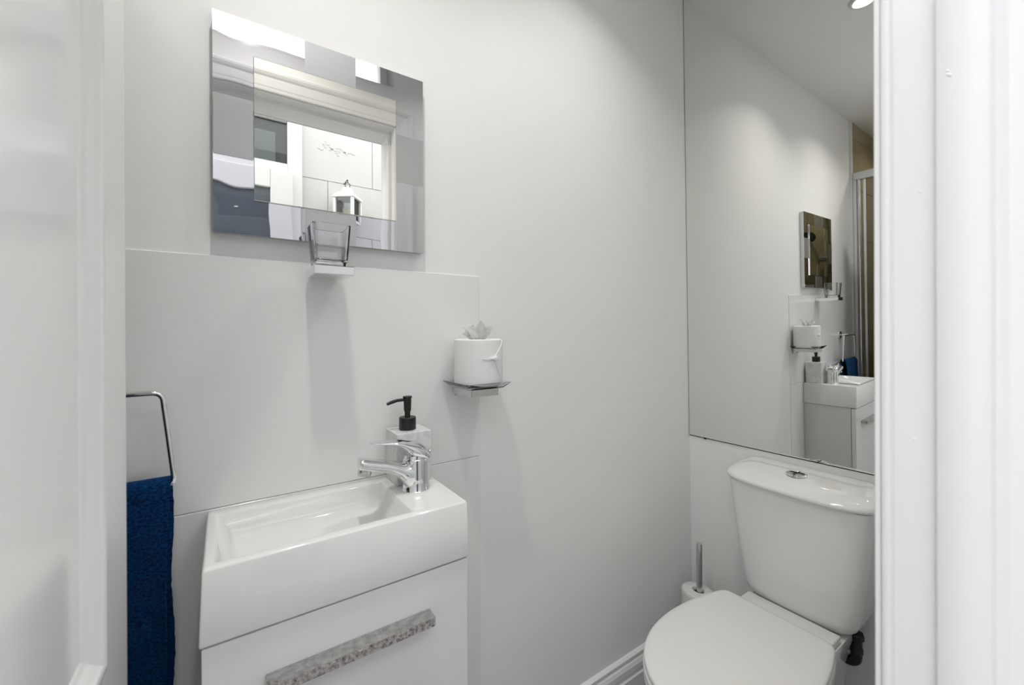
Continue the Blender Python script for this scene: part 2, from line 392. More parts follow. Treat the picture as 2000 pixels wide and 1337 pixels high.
# glazed double unit: door with toplight
d2 = struct('door_2', B(DX0, DX1, OY-0.003, OY+0.012, 0.02, DZ1, bev=0), M['room'])
bm = bmesh.new(); y0, y1 = OY+0.0125, OY+0.050
TL0, TL1 = 2.222, 2.49
for q in ((DX0, DX0+0.09, 0.02, DZ1), (DX1-0.085, DX1, 0.02, DZ1), (DX0+0.09, DX1-0.085, TL1, DZ1), (DX0+0.09, DX1-0.085, 2.165, TL0)):
    box(bm, q[0], q[1], y0, y1, q[2], q[3], bev=0.004, seg=2)
obj('frame', bm, M['pvc'], d2)
bm = bmesh.new(); s0, s1 = DX0+0.055, -1.040
for q in ((s0, s0+0.125, 0.05, 2.168), (s1-0.125, s1, 0.05, 2.168), (s0+0.125, s1-0.125, 2.048, 2.168), (s0+0.125, s1-0.125, 0.05, 0.25)):
    box(bm, q[0], q[1], y1-0.001, y1+0.028, q[2], q[3], bev=0.006, seg=2)
obj('sash', bm, M['pvc'], d2)
obj('pane', B(s0+0.124, s1-0.124, OY+0.045, OY+0.055, 0.249, 2.049), M['wire'], d2)
obj('pane', B(DX0+0.089, DX1-0.084, OY+0.02, OY+0.026, TL0-0.001, TL1+0.001), M['pane'], d2)
# something pale just inside the toplight: a horizontal curtain pole box
obj('blind', B(DX0+0.095, DX1-0.15, OY+0.0125, OY+0.015, TL0, 2.42), M['shade'], d2)

# white lantern hanging on the outside wall
def lantern(cx, cy, zb, s=0.066, h=0.150):
    root = thing('lantern', (cx, OY, zb), 'white lantern with small glazed sides hung on the painted block wall outside', 'lantern')
    a0 = R(38)
    def rot(v): return Vector((cx+v.x*math.cos(a0)-v.y*math.sin(a0), cy+v.x*math.sin(a0)+v.y*math.cos(a0), zb+v.z))
    obj('base', box(bmesh.new(), -s, s, -s, s, 0, 0.014, bev=0.002, f=rot), M['pvc'], root)
    for i in (-1, 1):
        for j in (-1, 1):
            obj('corner_post', box(bmesh.new(), i*s*0.9-0.009, i*s*0.9+0.009, j*s*0.9-0.009, j*s*0.9+0.009, 0.0138, h, f=rot), M['pvc'], root)
    bm = bmesh.new()
    for q in ((-1, 0), (1, 0), (0, -1), (0, 1)):
        px, py = q[0]*s*0.86, q[1]*s*0.86
        hx, hy = (0.001, s*0.8) if q[0] else (s*0.8, 0.001)
        box(bm, px-hx, px+hx, py-hy, py+hy, 0.0145, h-0.0005, f=rot)
    obj('side_glass', bm, M['pane'], root)
    bm = bmesh.new()
    box(bm, -s*1.12, s*1.12, -s*1.12, s*1.12, h+0.0002, h+0.012, bev=0.003, f=rot)
    obj('eaves', bm, M['pvc'], root)
    rings = [[rot(Vector((k*i*s, k*j*s, z))) for i, j in ((-1, -1), (1, -1), (1, 1), (-1, 1))] for k, z in ((1.08, h+0.0122), (0.85, h+0.03), (0.42, h+0.055), (0.36, h+0.075), (0.12, h+0.085))]
    obj('roof', loft(rings), M['pvc'], root)
    obj('hanging_ring', tube([Vector((cx+0.016*math.cos(t), cy, zb+h+0.098+0.016*math.sin(t))) for t in [2*PI*i/16 for i in range(17)]], 0.0025, 6), M['black'], root)
    obj('wall_hook', tube(fillet([(cx, OY, zb+h+0.135), (cx, cy+0.004, zb+h+0.135), (cx, cy+0.004, zb+h+0.112)], 0.015), 0.003, 8), M['black'], root)
    obj('candle', lathe([(0.03, 0.0142), (0.03, 0.085), (0.027, 0.088)], (cx, cy, zb), 20), M['wood'], root)
lantern(-0.715, OY+0.105, 1.890)

# ------------------------------------------------------------------ shower end of the room
# tiles on the back wall beyond the enclosure and on the end wall
zt = [0.0, 0.10, 0.41, 0.72, 1.03, 1.34, 1.65, 1.96, 2.262, CEIL-0.001]
def tiles(parent, x0, x1, w, fn, start=0.0):
    for k, (a, b) in enumerate(zip(zt, zt[1:])):
        xs = [x0]; c = x0+(w if k % 2 else w*0.5)
        while c < x1-0.02: xs.append(c); c += w
        xs.append(x1)
        for p, q in zip(xs, xs[1:]):
            obj('tile', box(bmesh.new(), p+0.0012, q-0.0012, 0, 0.008, a+0.0012, b-0.0012, bev=0.001, seg=1, f=fn), M['tile'], parent)
grout = obj('grout_bed', B(XL+0.001, -1.826, -0.003, 0.0005, 0, CEIL-0.0005), M['grout'], wb)
tiles(wb, -1.826-0.554+0.009, -1.826, 0.60, lambda v: Vector((v.x, -0.003-v.y, v.z)))
tiles(wl, -YD*-1+0.001, -0.0115, 0.60, lambda v: Vector((XL+v.y, v.x, v.z)))
obj('tile_edge_trim', B(-1.8255, -1.802, -0.012, 0.0005, 0, CEIL-0.0005, bev=0.002), M['pvc'], wb)
tray = obj('shower_tray', B(XL+0.009, -1.80, YD+0.001, -0.0125, 0.0, 0.10, bev=0.01), M['ceramic'], smooth=True)
tag(tray, 'white shower tray on the floor at the far end of the room', 'shower tray')
se = thing('shower_enclosure', (-1.84, -0.38, 0.10), 'framed glass shower enclosure, seen in the big mirror beside the beige tiles', 'shower screen')
ex0, ex1 = -1.858, -1.822
obj('wall_profile', B(ex0-0.004, ex1+0.004, -0.0275, -0.0125, 0.1005, 2.0, bev=0.002), M['pvc'], se)
obj('wall_profile', B(ex0-0.004, ex1+0.004, YD+0.002, YD+0.03, 0.1005, 2.0, bev=0.002), M['pvc'], se)
obj('top_rail', B(ex0-0.006, ex1+0.006, YD+0.002, -0.0125, 2.0, 2.045, bev=0.003), M['pvc'], se)
obj('bottom_rail', B(ex0, ex1, YD+0.031, -0.028, 0.1005, 0.13, bev=0.003), M['chrome'], se)
obj('door_stile', lathe([(0.010, 0.1305), (0.010, 1.9995)], (-1.832, -0.0385, 0), 20), M['chrome'], se, smooth=True)
obj('door_stile', B(-1.848, -1.828, -0.072, -0.058, 0.1305, 1.9995, bev=0.003), M['satin'], se)
obj('glass_panel', B(-1.841, -1.835, YD+0.031, -0.0725, 0.1305, 1.9995), M['shglass'], se)
# shower set on the end wall
ss = thing('shower_set', (-2.33, -0.33, 1.2), 'chrome riser rail shower with handset, reflected within the square mirror', 'shower')
rx, ry = XL+0.055, -0.335
obj('riser_rail', lathe([(0.010, 1.25), (0.010, 1.93)], (rx, ry, 0), 16), M['chrome'], ss, smooth=True)
for z in (1.27, 1.91):
    obj('rail_bracket', lathe([(0.018, XL+0.008), (0.018, XL+0.02), (0.011, XL+0.03), (0.011, rx)], (0, ry, z), 16, 'x'), M['chrome'], ss, smooth=True)
obj('slider', B(rx-0.018, rx+0.03, ry-0.055, ry+0.02, 1.575, 1.61, bev=0.006), M['chromeb'], ss)
obj('handset', tube([(rx+0.02, ry-0.045, 1.56), (rx+0.03, ry-0.05, 1.62), (rx+0.05, ry-0.075, 1.70), (rx+0.06, ry-0.085, 1.735)], [0.012, 0.013, 0.014, 0.015], 14), M['chromeb'], ss, smooth=True)
def hd():
    bm = lathe([(0.022, 0.012), (0.042, 0.006), (0.047, -0.004), (0.044, -0.010)], (0, 0, 0), 24)
    bm.transform(Matrix.Translation((rx+0.068, ry-0.085, 1.765)) @ Matrix.Rotation(R(-55), 4, 'Y')); return bm
obj('spray_head', hd(), M['black'], ss, smooth=True)
obj('hose', tube(smoothcurve([(rx+0.02, ry-0.045, 1.56), (rx+0.03, ry-0.05, 1.40), (rx+0.05, ry-0.06, 1.05), (rx+0.03, ry-0.02, 0.80), (rx+0.01, ry, 0.95), (rx, ry, 1.08)], 8, False), 0.007, 8), M['chromeb'], ss, smooth=True)
obj('mixer_bar', lathe([(0.022, ry-0.14), (0.024, ry-0.135), (0.024, ry-0.09), (0.018, ry-0.085), (0.018, ry+0.085), (0.024, ry+0.09), (0.024, ry+0.135), (0.022, ry+0.14)], (rx+0.01, 0, 1.12), 20, 'y'), M['chrome'], ss, smooth=True)

# ------------------------------------------------------------------ big frameless mirror on the right wall
bmr = thing('frameless_mirror', W(0.0, -0.35, 0.775), 'large tall frameless mirror fixed to the right wall above the toilet cistern', 'mirror')
MZ = 0.7735
obj('mirror_backing', box(bmesh.new(), -0.0058, -0.0042, YD+0.003, -0.0008, MZ-0.0038, CEIL-0.002, f=wf), M['dark'], bmr)
obj('mirror_glass', box(bmesh.new(), -0.0040, 0.0, YD+0.004, -0.0032, MZ, CEIL-0.003, f=wf), M['mirrorw'], bmr)
for y in (-0.062,):
    obj('fixing_clip', box(bmesh.new(), -0.004, 0.0012, y-0.0035, y+0.0035, MZ-0.0055, MZ+0.0002, f=wf), M['dark'], bmr)

# ------------------------------------------------------------------ square steel-framed mirror on the back wall
mx0, mx1, mz0, mz1 = -1.4162, -1.0328, 1.3315, 1.7155
sm = thing('square_mirror', (-1.2245, -0.01, mz0), 'square mirror in a wide polished steel frame with brushed squares, above the basin', 'mirror')
obj('back_box', B(mx0+0.0008, mx1-0.0008, -0.0165, -0.0003, mz0+0.0008, mz1-0.0008), M['chromeb'], sm)
def plate():
    bm = bmesh.new(); n = 64; g = [[None]*(n+1) for _ in range(n+1)]; h = [[None]*(n+1) for _ in range(n+1)]
    for i in range(n+1):
        for j in range(n+1):
            u, v = i/n, j/n
            X, Z = mx0+(mx1-mx0)*u, mz0+(mz1-mz0)*v
            d = 0.00022*math.exp(-((u-0.02)/0.16)**2)*math.sin(9*v+1.0)*1.0 + 0.00012*noise.noise(Vector((X*14, 0, Z*14)))
            edge = min(u, 1-u, v, 1-v); d *= min(1, edge*14)
            g[i][j] = bm.verts.new((X, -0.0184-d, Z)); h[i][j] = bm.verts.new((X, -0.0168, Z)) if i in (0, n) or j in (0, n) else None
    for i in range(n):
        for j in range(n): bm.faces.new((g[i][j], g[i+1][j], g[i+1][j+1], g[i][j+1]))
    per = [(i, 0) for i in range(n)]+[(n, j) for j in range(n)]+[(i, n) for i in range(n, 0, -1)]+[(0, j) for j in range(n, 0, -1)]
    for a, b in zip(per, per[1:]+per[:1]):
        bm.faces.new((g[a[0]][a[1]], g[b[0]][b[1]], h[b[0]][b[1]], h[a[0]][a[1]]))
    bm.faces.new([h[a][b] for a, b in per])
    return bm
obj('steel_frame', plate(), M['steel'], sm, smooth=True, angle=30)
for (a, b, c, d) in ((-1.272, -1.178, 1.6545, mz1-0.0004), (-1.2725, -1.1785, mz0+0.0004, 1.3925), (mx0+0.0004, -1.3565, 1.4665, 1.5725), (-1.0945, mx1-0.0004, 1.4805, 1.5825)):
    obj('brushed_square', B(a, b, -0.0190, -0.0176, c, d), M['etch'], sm)
obj('mirror_pane', B(-1.356, -1.095, -0.0225, -0.0175, 1.394, 1.6527, bev=0.0009, seg=2), M['mirror'], sm)

# ------------------------------------------------------------------ tumbler and its holder
th = thing('tumbler_holder', (-1.237, 0, 1.268), 'slim chrome wall bracket below the square mirror, holding a glass tumbler', 'holder')
obj('bracket', B(-1.2715, -1.2035, -0.1075, -0.018, 1.2600, 1.2765, bev=0.0012), M['chrome'], th)
obj('wall_plate', B(-1.262, -1.213, -0.0185, -0.0028, 1.2615, 1.2790, bev=0.003), M['chrome'], th)
def tumbler():
    c = Vector((-1.2405, -0.0725)); bm = bmesh.new()
    def sq(h, z, r):
        pts = [(c.x-h, c.y-h, z), (c.x+h, c.y-h, z), (c.x+h, c.y+h, z), (c.x-h, c.y+h, z)]
        return [p for p in fillet([Vector(q) for q in pts], r, 5, True)][:-1]
    rings = [sq(0.0265, 1.2768, 0.005), sq(0.0272, 1.279, 0.006), sq(0.0325, 1.3515, 0.007), sq(0.0318, 1.3522, 0.007), sq(0.0292, 1.3520, 0.006), sq(0.0252, 1.289, 0.006), sq(0.023, 1.2875, 0.005)]
    return loft(rings, bm=bm)
o = obj('glass_tumbler', tumbler(), M['glass'], smooth=True, angle=40)
tag(o, 'square tapered clear glass tumbler standing in the chrome bracket below the mirror', 'tumbler')

# ------------------------------------------------------------------ soap dish bracket, glass dish, toilet roll
sd = thing('soap_dish_holder', (-0.925, 0, 1.01), 'chrome wall bracket with a square glass dish under the toilet roll', 'soap dish')
obj('bracket', B(-0.9625, -0.893, -0.110, -0.015, 1.0135, 1.0300, bev=0.0012), M['chromeb'], sd)
obj('wall_plate', B(-0.952, -0.904, -0.0155, -0.003, 1.004, 1.034, bev=0.003), M['chromeb'], sd)
def dish():
    cx_, cy_ = -0.9255, -0.066
    def sq(hx, hy, z, r=0.006):
        pts = [(cx_-hx, cy_-hy, z), (cx_+hx, cy_-hy, z), (cx_+hx, cy_+hy, z), (cx_-hx, cy_+hy, z)]
        return fillet([Vector(q) for q in pts], r, 4, True)[:-1]
    return loft([sq(0.044, 0.050, 1.0303), sq(0.058, 0.060, 1.0425), sq(0.056, 0.058, 1.0433), sq(0.045, 0.050, 1.0352)])
obj('glass_dish', dish(), M['glass'], sd, smooth=True, angle=35)
RC = Vector((-0.9185, -0.0625)); RZ = 1.0357
tr = thing('toilet_roll', (RC.x, RC.y, RZ), 'white toilet roll standing upright in the glass dish with paper pulled out on top', 'toilet roll')
def roll():
    bm = bmesh.new(); n = 72; rings = []
    prof = [(0.020, 0.0), (0.052, 0.0), (0.0545, 0.002), (0.055, 0.010), (0.0545, 0.05), (0.055, 0.095), (0.0542, 0.1015), (0.051, 0.1035), (0.034, 0.1025), (0.020, 0.101)]
    for r, h in prof:
        rings.append([(RC.x+(r+0.0006*noise.noise(Vector((3*math.cos(a), 3*math.sin(a), h*40))))*math.cos(a), RC.y+(r+0.0006*noise.noise(Vector((3*math.cos(a), 3*math.sin(a), h*40))))*math.sin(a), RZ+h) for a in [2*PI*i/n for i in range(n)]])
    rings.append(rings[0]); return loft(rings, False, False)
obj('roll', roll(), M['paper'], tr, smooth=True, angle=50)
obj('core', lathe([(0.0198, 0.0005), (0.0198, 0.1005), (0.019, 0.1005), (0.019, 0.0005), (0.0198, 0.0005)], (RC.x, RC.y, RZ), 32, cap0=False, cap1=False), M['card'], tr, smooth=True)
def patch(poly, off, sub=10, thick=0.0012):
    # polygon fan in (theta deg, h) wrapped on the roll
    bm = bmesh.new(); c = Vector((sum(p[0] for p in poly)/len(poly), sum(p[1] for p in poly)/len(poly)))
    def P(t, h, o): a = R(t); return (RC.x+(0.055+o)*math.cos(a), RC.y+(0.055+o)*math.sin(a), RZ+h)
    pts = []
    for i, p in enumerate(poly):
        q = poly[(i+1) % len(poly)]
        for s in range(sub): pts.append((p[0]+(q[0]-p[0])*s/sub, p[1]+(q[1]-p[1])*s/sub))
    rings = []
    for k in range(sub+1):
        t = 1-k/sub*0.98
        bulge = off+0.0010*(1-t)
        rings.append([P(c.x+(x-c.x)*t, c.y+(y-c.y)*t, bulge) for x, y in pts])
    base = [P(x, y, -0.0006) for x, y in pts]
    return loft([base]+rings)
obj('folded_end', patch([(-38, 0.101), (-78, 0.066), (-112, 0.060), (-80, 0.056), (-48, 0.003), (-10, 0.003), (-10, 0.101)], 0.0012), M['paper'], tr, smooth=True, angle=60)
obj('tucked_twist', patch([(-74, 0.066), (-92, 0.061), (-76, 0.055), (-66, 0.060)], 0.004, 4), M['paper'], tr, smooth=True, angle=60)
def tuft():
    bm = bmesh.new()
    specs = [(200, 0.050, 0.030, 30), (255, 0.040, 0.048, 12), (300, 0.044, 0.036, 22), (345, 0.046, 0.030, 26), (30, 0.038, 0.034, 20), (90, 0.036, 0.042, 14), (150, 0.044, 0.034, 24)]
    for ang, wd, ht, tilt in specs:
        n, m = 9, 8; g = []
        for i in range(n+1):
            row = []
            for j in range(m+1):
                u = (i/n-0.5); v = j/m
                wdt = wd*(0.40+0.75*v)
                rr = 0.013+math.tan(R(tilt))*ht*v*1.2+0.005*math.cos(u*9+ang)*v
                a = R(ang)+u*wdt/(0.012+0.018*v)*0.75
                hh = ht*v*(1-0.45*abs(u)*2)*1.0
                nz = noise.noise(Vector((u*6+ang, v*4, ang*.3)))*0.007*v
                row.append(bm.verts.new((RC.x+(rr+nz)*math.cos(a), RC.y+(rr+nz)*math.sin(a), RZ+0.099+hh+nz*0.5)))
            g.append(row)
        for i in range(n):
            for j in range(m): bm.faces.new((g[i][j], g[i+1][j], g[i+1][j+1], g[i][j+1]))
    bmesh.ops.solidify(bm, geom=bm.faces[:], thickness=0.0005)
    return bm
obj('pulled_tissue', tuft(), M['tissue'], tr, smooth=True, angle=80)

# ------------------------------------------------------------------ basin and vanity unit
BT = 0.846
def basin():
    bm = bmesh.new()
    def ring(x0, x1, y0, y1, zs):
        return [bm.verts.new((x, y, z)) for (x, y), z in zip(((x0, y0), (x1, y0), (x1, y1), (x0, y1)), zs)]
    yb = -0.0032
    o0 = ring(-1.4308, -1.0302, -0.2224, yb, [0.7427]*4)
    o1 = ring(-1.4265, -1.0338, -0.2224, yb, [BT]*4)
    i0 = ring(-1.412, -1.1335, -0.2045, -0.030, [BT]*4)
    i1 = [bm.verts.new(p) for p in ((-1.3830, -0.192, 0.775), (-1.170, -0.192, 0.768), (-1.142, -0.047, 0.803), (-1.3850, -0.047, 0.806))]
    b0 = [bm.verts.new(v.co) for v in o0]
    for a, b in ((o0, o1), (o1, i0), (i0, i1)):
        for k in range(4): bm.faces.new((a[k], a[(k+1) % 4], b[(k+1) % 4], b[k]))
    bm.faces.new(i1)
    for v in b0: bm.verts.remove(v)
    # inner bottom lip so the block is closed
    bm.faces.new(o0[::-1])
    ie = [e for e in bm.edges if all(v in i0+i1 for v in e.verts)]
    oe = [e for e in bm.edges if e not in ie and not all(v in o0 for v in e.verts)]
    bmesh.ops.bevel(bm, geom=[e for e in bm.edges if all(v in i1 for v in e.verts)], offset=0.018, segments=6, profile=0.5, affect='EDGES')
    top = [e for e in bm.edges if e.is_valid and max(abs(v.co.z-BT) for v in e.verts) < 1e-5]
    vert = [e for e in bm.edges if e.is_valid and abs(e.verts[0].co.z-e.verts[1].co.z) > 0.08 and min(v.co.z for v in e.verts) < 0.75]
    bot = [e for e in bm.edges if e.is_valid and max(abs(v.co.z-0.7427) for v in e.verts) < 1e-5]
    bmesh.ops.bevel(bm, geom=top+vert+bot, offset=0.0035, segments=3, profile=0.5, affect='EDGES', clamp_overlap=True)
    return bm
bs = obj('basin', basin(), M['ceramic'], smooth=True, angle=50)
tag(bs, 'white rectangular ceramic hand basin with a raised tap ledge, on the vanity unit', 'basin')
def tilt_lathe(prof, c, n=28): return lathe(prof, c, n)
obj('drain', lathe([(0.021, 0.0), (0.021, 0.002), (0.017, 0.003), (0.016, 0.001), (0.002, 0.001)], (-1.30, -0.125, 0.7895), 28), M['chrome'], bs, smooth=True)

vu = thing('vanity_unit', (-1.23, -0.1, 0), 'narrow glossy white cupboard under the hand basin with a worn bar handle', 'cabinet')
obj('body', B(-1.424, -1.036, -0.198, -0.0035, 0.0, 0.7415, bev=0.001, seg=1), M['unitside'], vu)
dr = obj('door', B(-1.4275, -1.0325, -0.2185, -0.2005, 0.03, 0.7395, bev=0.0012, seg=2), M['unit'], vu)
def handle():
    bm = bmesh.new(); z0, z1 = 0.6605, 0.674
    yb, yf = -0.2188, -0.2475
    back = [(-1.3545, yb), (-1.1065, yb)]; front = [(-1.110, yf), (-1.333, yf)]
    poly = [Vector((x, y, 0)) for x, y in [back[0], back[1], (-1.1068, yf+0.004), front[0], front[1], (-1.3555, yf+0.014)]]
    loft([[(p.x, p.y, z0) for p in poly], [(p.x, p.y, z1) for p in poly]], bm=bm)
    bmesh.ops.bevel(bm, geom=bm.edges[:], offset=0.0008, segments=2, affect='EDGES')
    return bm
hn = obj('handle', handle(), M['pitted'], dr)
hn['label'] = 'pitted, flaking chrome bar handle'
# dull top skin of the handle keeps its plating
def sheet(pts, z, t=0.0004): return loft([[(x, y, z) for x, y in pts], [(x, y, z+t) for x, y in pts]])
hn2 = obj('handle_top', sheet([(-1.3540, -0.2190), (-1.1075, -0.2190), (-1.1080, -0.2465), (-1.330, -0.2465), (-1.3540, -0.2335)], 0.6741), M['dullchrome'], dr)

# ------------------------------------------------------------------ tap
TX, TY = -1.089, -0.111
tp = thing('basin_tap', (TX, TY, BT), 'chrome single lever mixer tap on the right ledge of the basin', 'tap')
obj('tap_body', lathe([(0.0268, BT+0.0002), (0.0272, BT+0.002), (0.0258, BT+0.004), (0.0252, BT+0.02), (0.0250, BT+0.060), (0.0246, BT+0.0625), (0.0230, BT+0.064), (0.0225, BT+0.070)], (TX, TY, 0), 56), M['chrome'], tp, smooth=True, angle=40)
def xloft(secs, n=28, sq=2.4):
    rings = []
    for x, zc, hz, wy in secs:
        ring = []
        for i in range(n):
            a = 2*PI*i/n; c, s = math.cos(a), math.sin(a)
            ring.append((x, TY+wy*math.copysign(abs(c)**(2/sq), c), zc+hz*math.copysign(abs(s)**(2/sq), s)))
        rings.append(ring)
    return loft(rings)
def interp(secs, sub=5):
    P = smoothcurve([Vector((s[0], s[1], s[2])) for s in secs], sub, False); Q = smoothcurve([Vector((s[3], 0, 0)) for s in secs], sub, False)
    return [(p.x, p.y, max(p.z, 0.0004), max(q.x, 0.0004)) for p, q in zip(P, Q)]
spout = [(-1.092, 0.878, 0.0265, 0.0235), (-1.108, 0.8775, 0.0255, 0.0220), (-1.118, 0.8850, 0.0195, 0.0200), (-1.130, 0.8935, 0.0145, 0.0185), (-1.150, 0.9015, 0.0122, 0.0172), (-1.175, 0.9085, 0.0115, 0.0162), (-1.1945, 0.9140, 0.0115, 0.0155), (-1.1985, 0.9150, 0.0098, 0.0138)]
obj('spout', xloft(interp(spout), sq=2.6), M['chrome'], tp, smooth=True, angle=60)
def aer():
    bm = lathe([(0.0115, -0.010), (0.0120, -0.009), (0.0120, 0.004)], (0, 0, 0), 28)
    bm.transform(Matrix.Translation((-1.1870, TY, 0.9015)) @ Matrix.Rotation(R(14), 4, 'Y')); return bm
obj('aerator', aer(), M['chromeb'], tp, smooth=True, angle=40)
lev = [(-1.0630, 0.9090, 0.003, 0.007), (-1.0645, 0.9105, 0.0070, 0.0150), (-1.0690, 0.9140, 0.0115, 0.0215), (-1.0780, 0.9190, 0.0155, 0.0252), (-1.0880, 0.9225, 0.0172, 0.0258), (-1.0990, 0.9265, 0.0160, 0.0248), (-1.1080, 0.9315, 0.0130, 0.0228), (-1.1170, 0.9375, 0.0092, 0.0205), (-1.1280, 0.9424, 0.0062, 0.0182), (-1.1450, 0.9455, 0.0042, 0.0158), (-1.1650, 0.9475, 0.0030, 0.0128), (-1.1750, 0.9485, 0.0020, 0.0085), (-1.1775, 0.9488, 0.0008, 0.004)]
obj('lever', xloft(interp(lev), 36, 2.1), M['chrome'], tp, smooth=True, angle=60)
obj('screw_cap', lathe([(0.0001, 0), (0.0040, 0.0002), (0.0040, 0.003)], (-1.0622, TY, 0.915), 16, 'x'), M['chromeb'], tp, smooth=True)

# ------------------------------------------------------------------ soap dispenser
sx0, sx1, sy0, sy1 = -1.1165, -1.0425, -0.0800, -0.0110
sp = thing('soap_dispenser', (-1.08, -0.045, BT), 'square white marble soap dispenser with a black pump, behind the tap', 'soap dispenser')
obj('bottle', B(sx0, sx1, sy0, sy1, BT+0.0003, 0.9505, bev=0.0016), M['marble'], sp)
pc = (-1.0815, -0.0455, 0)
obj('collar', lathe([(0.0170, 0.9507), (0.0175, 0.9515), (0.0175, 0.9755), (0.0165, 0.9765), (0.008, 0.9767)], pc, 36), M['black'], sp, smooth=True, angle=40)
obj('pump_stem', lathe([(0.0060, 0.9768), (0.0060, 0.9890), (0.0075, 0.9893), (0.0082, 1.0110), (0.0078, 1.0155), (0.0092, 1.0165), (0.0096, 1.0190), (0.0088, 1.0203), (0.001, 1.0208)], pc, 28), M['black'], sp, smooth=True, angle=40)
obj('nozzle', tube([(pc[0]-0.006, pc[1], 1.0135), (pc[0]-0.022, pc[1]-0.001, 1.0135), (pc[0]-0.034, pc[1]-0.002, 1.0110), (pc[0]-0.0445, pc[1]-0.003, 1.0080)], [0.0034, 0.0034, 0.0036, 0.0030], 12), M['black'], sp, smooth=True, angle=50)

# ------------------------------------------------------------------ towel ring and towel
rg = thing('towel_ring', (-1.572, 0, 1.06), 'chrome trapezoid towel ring on the back wall left of the basin', 'towel ring')
obj('wall_rose', lathe([(0.022, -0.0029), (0.022, -0.010), (0.019, -0.012)], (-1.572, 0, 1.0635), 28, 'y'), M['chrome'], rg, smooth=True, angle=40)
obj('arm', lathe([(0.007, -0.0122), (0.007, -0.044)], (-1.572, 0, 1.0635), 16, 'y'), M['chrome'], rg, smooth=True, angle=40)
rp = [(-1.482, -0.05, 1.0635), (-1.467, -0.047, 0.917), (-1.677, -0.047, 0.917), (-1.662, -0.05, 1.0635)]
obj('ring', tube(fillet(rp, 0.013, 8, True), 0.0042, 14, cap=False), M['chrome'], rg, smooth=True, angle=60)
def towel():
    bm = bmesh.new(); NX = 40
    # profile over the bar: (offset from bar centre in y, z)
    prof = []
    zb = 0.917; r = 0.0085
    for k in range(60): z = 0.50+(zb-0.50)*k/60; prof.append((-r-0.004-0.010*math.sin(PI*min(1, (zb-z)/0.5))*0.5, z, 'f'))
    for k in range(9): a = PI-PI*k/8; prof.append((r*1.2*math.cos(a) if True else 0, zb+r*math.sin(a)+0.001, 't'))
    for k in range(1, 60): z = zb-(zb-0.44)*k/60; prof.append((r+0.002, z, 'b'))
    g = []
    for i in range(NX+1):
        row = []
        for (dy, z, side) in prof:
            u = i/NX
            dz = (zb-z)
            xr = -1.4715 + (-0.020*max(0, dz-0.10)/0.4 - 0.004*math.sin(dz*16) if side == 'f' else 0.002*math.sin(dz*30)+0.004*dz)
            xl = -1.660
            X = xl+(xr-xl)*u
            wv = 0.0045*math.sin(u*11+dz*3)*min(1, dz*8)+0.006*noise.noise(Vector((u*5, z*7, 1 if side == 'f' else 5)))*min(1, dz*6)
            crumple = 0.0012*noise.noise(Vector((X*60, z*60, dy*10)))
            xx = X+(0.0014*noise.noise(Vector((z*90, 3, 0))) if i in (0, NX) else 0)
            row.append(bm.verts.new((xx, min(-0.047+dy+(wv if side != 'b' else wv*0.3)+crumple, -0.012) , z)))
        g.append(row)
    for i in range(NX):
        for j in range(len(prof)-1): bm.faces.new((g[i][j], g[i+1][j], g[i+1][j+1], g[i][j+1]))
    bmesh.ops.recalc_face_normals(bm, faces=bm.faces)
    bmesh.ops.solidify(bm, geom=bm.faces[:], thickness=-0.0035)
    return bm
o = obj('hand_towel', towel(), M['terry'], smooth=True, angle=60)
tag(o, 'navy blue terry hand towel hanging from the chrome towel ring', 'towel')

# ------------------------------------------------------------------ toilet
YC = -0.391
to = thing('toilet', (-0.40, YC, 0), 'white close coupled toilet with closed lid against the right wall', 'toilet')
def dring(hw, xb, xf, z, bulge=0.012, n=10, rc=0.03):
    """rounded back-to-wall block: flat back at xb, gently bowed front at xf"""
    pts = [Vector((xb, YC+hw, z)), Vector((xb, YC-hw, z)), Vector((xf+bulge+0.004, YC-hw, z)), Vector((xf, YC-hw*0.45, z)), Vector((xf, YC+hw*0.45, z)), Vector((xf+bulge+0.004, YC+hw, z))]
    out = []
    rad = [0.008, 0.008, rc, 0.06, 0.06, rc]; N = len(pts)
    for i, p in enumerate(pts):
        a = pts[i-1]-p; b = pts[(i+1) % N]-p; ra = min(rad[i], a.length*.48, b.length*.48); A = p+a.normalized()*ra; Bq = p+b.normalized()*ra
        for k in range(n+1):
            t = k/n; out.append(A*(1-t)**2+p*2*t*(1-t)+Bq*t*t)
    return out
def cis():
    zs = [(0.372, 0.085), (0.374, 0.108), (0.380, 0.124), (0.392, 0.134), (0.410, 0.140), (0.450, 0.1465), (0.55, 0.1595), (0.65, 0.1695), (0.7095, 0.1745)]
    rings = []
    for z, hw in zs:
        t = (z-0.372)/(0.7095-0.372); xf = -0.128-0.024*t
        if z < 0.40: xf += 0.018*((0.40-z)/0.028)**2
        rings.append(dring(hw, W(0.0, YC, z).x-0.001, xf, z, rc=0.035))
    return loft(rings)
ci = obj('cistern', cis(), M['ceramic'], to, smooth=True, angle=60)
def clid():
    rings = []
    for z, e, xo in ((0.7100, -0.004, 0), (0.7105, 0.0, 0), (0.716, 0.0045, 0), (0.730, 0.0055, 0), (0.740, 0.001, 0.0), (0.746, -0.008, 0.0), (0.7495, -0.024, 0), (0.7510, -0.050, 0)):
        ring = dring(0.182+e, W(0, YC, z).x-0.004, -0.158-e, z, rc=0.05 if e > -0.01 else 0.04, bulge=0.022)
        for p in ring: p.z -= 0.020*min(1, (p.x/0.15)**2)*(z-0.710)/0.040
        rings.append(ring)
    return loft(rings)
obj('cistern_lid', clid(), M['ceramic'], ci, smooth=True, angle=60)
bc = (-0.066, -0.381, -0.0042)
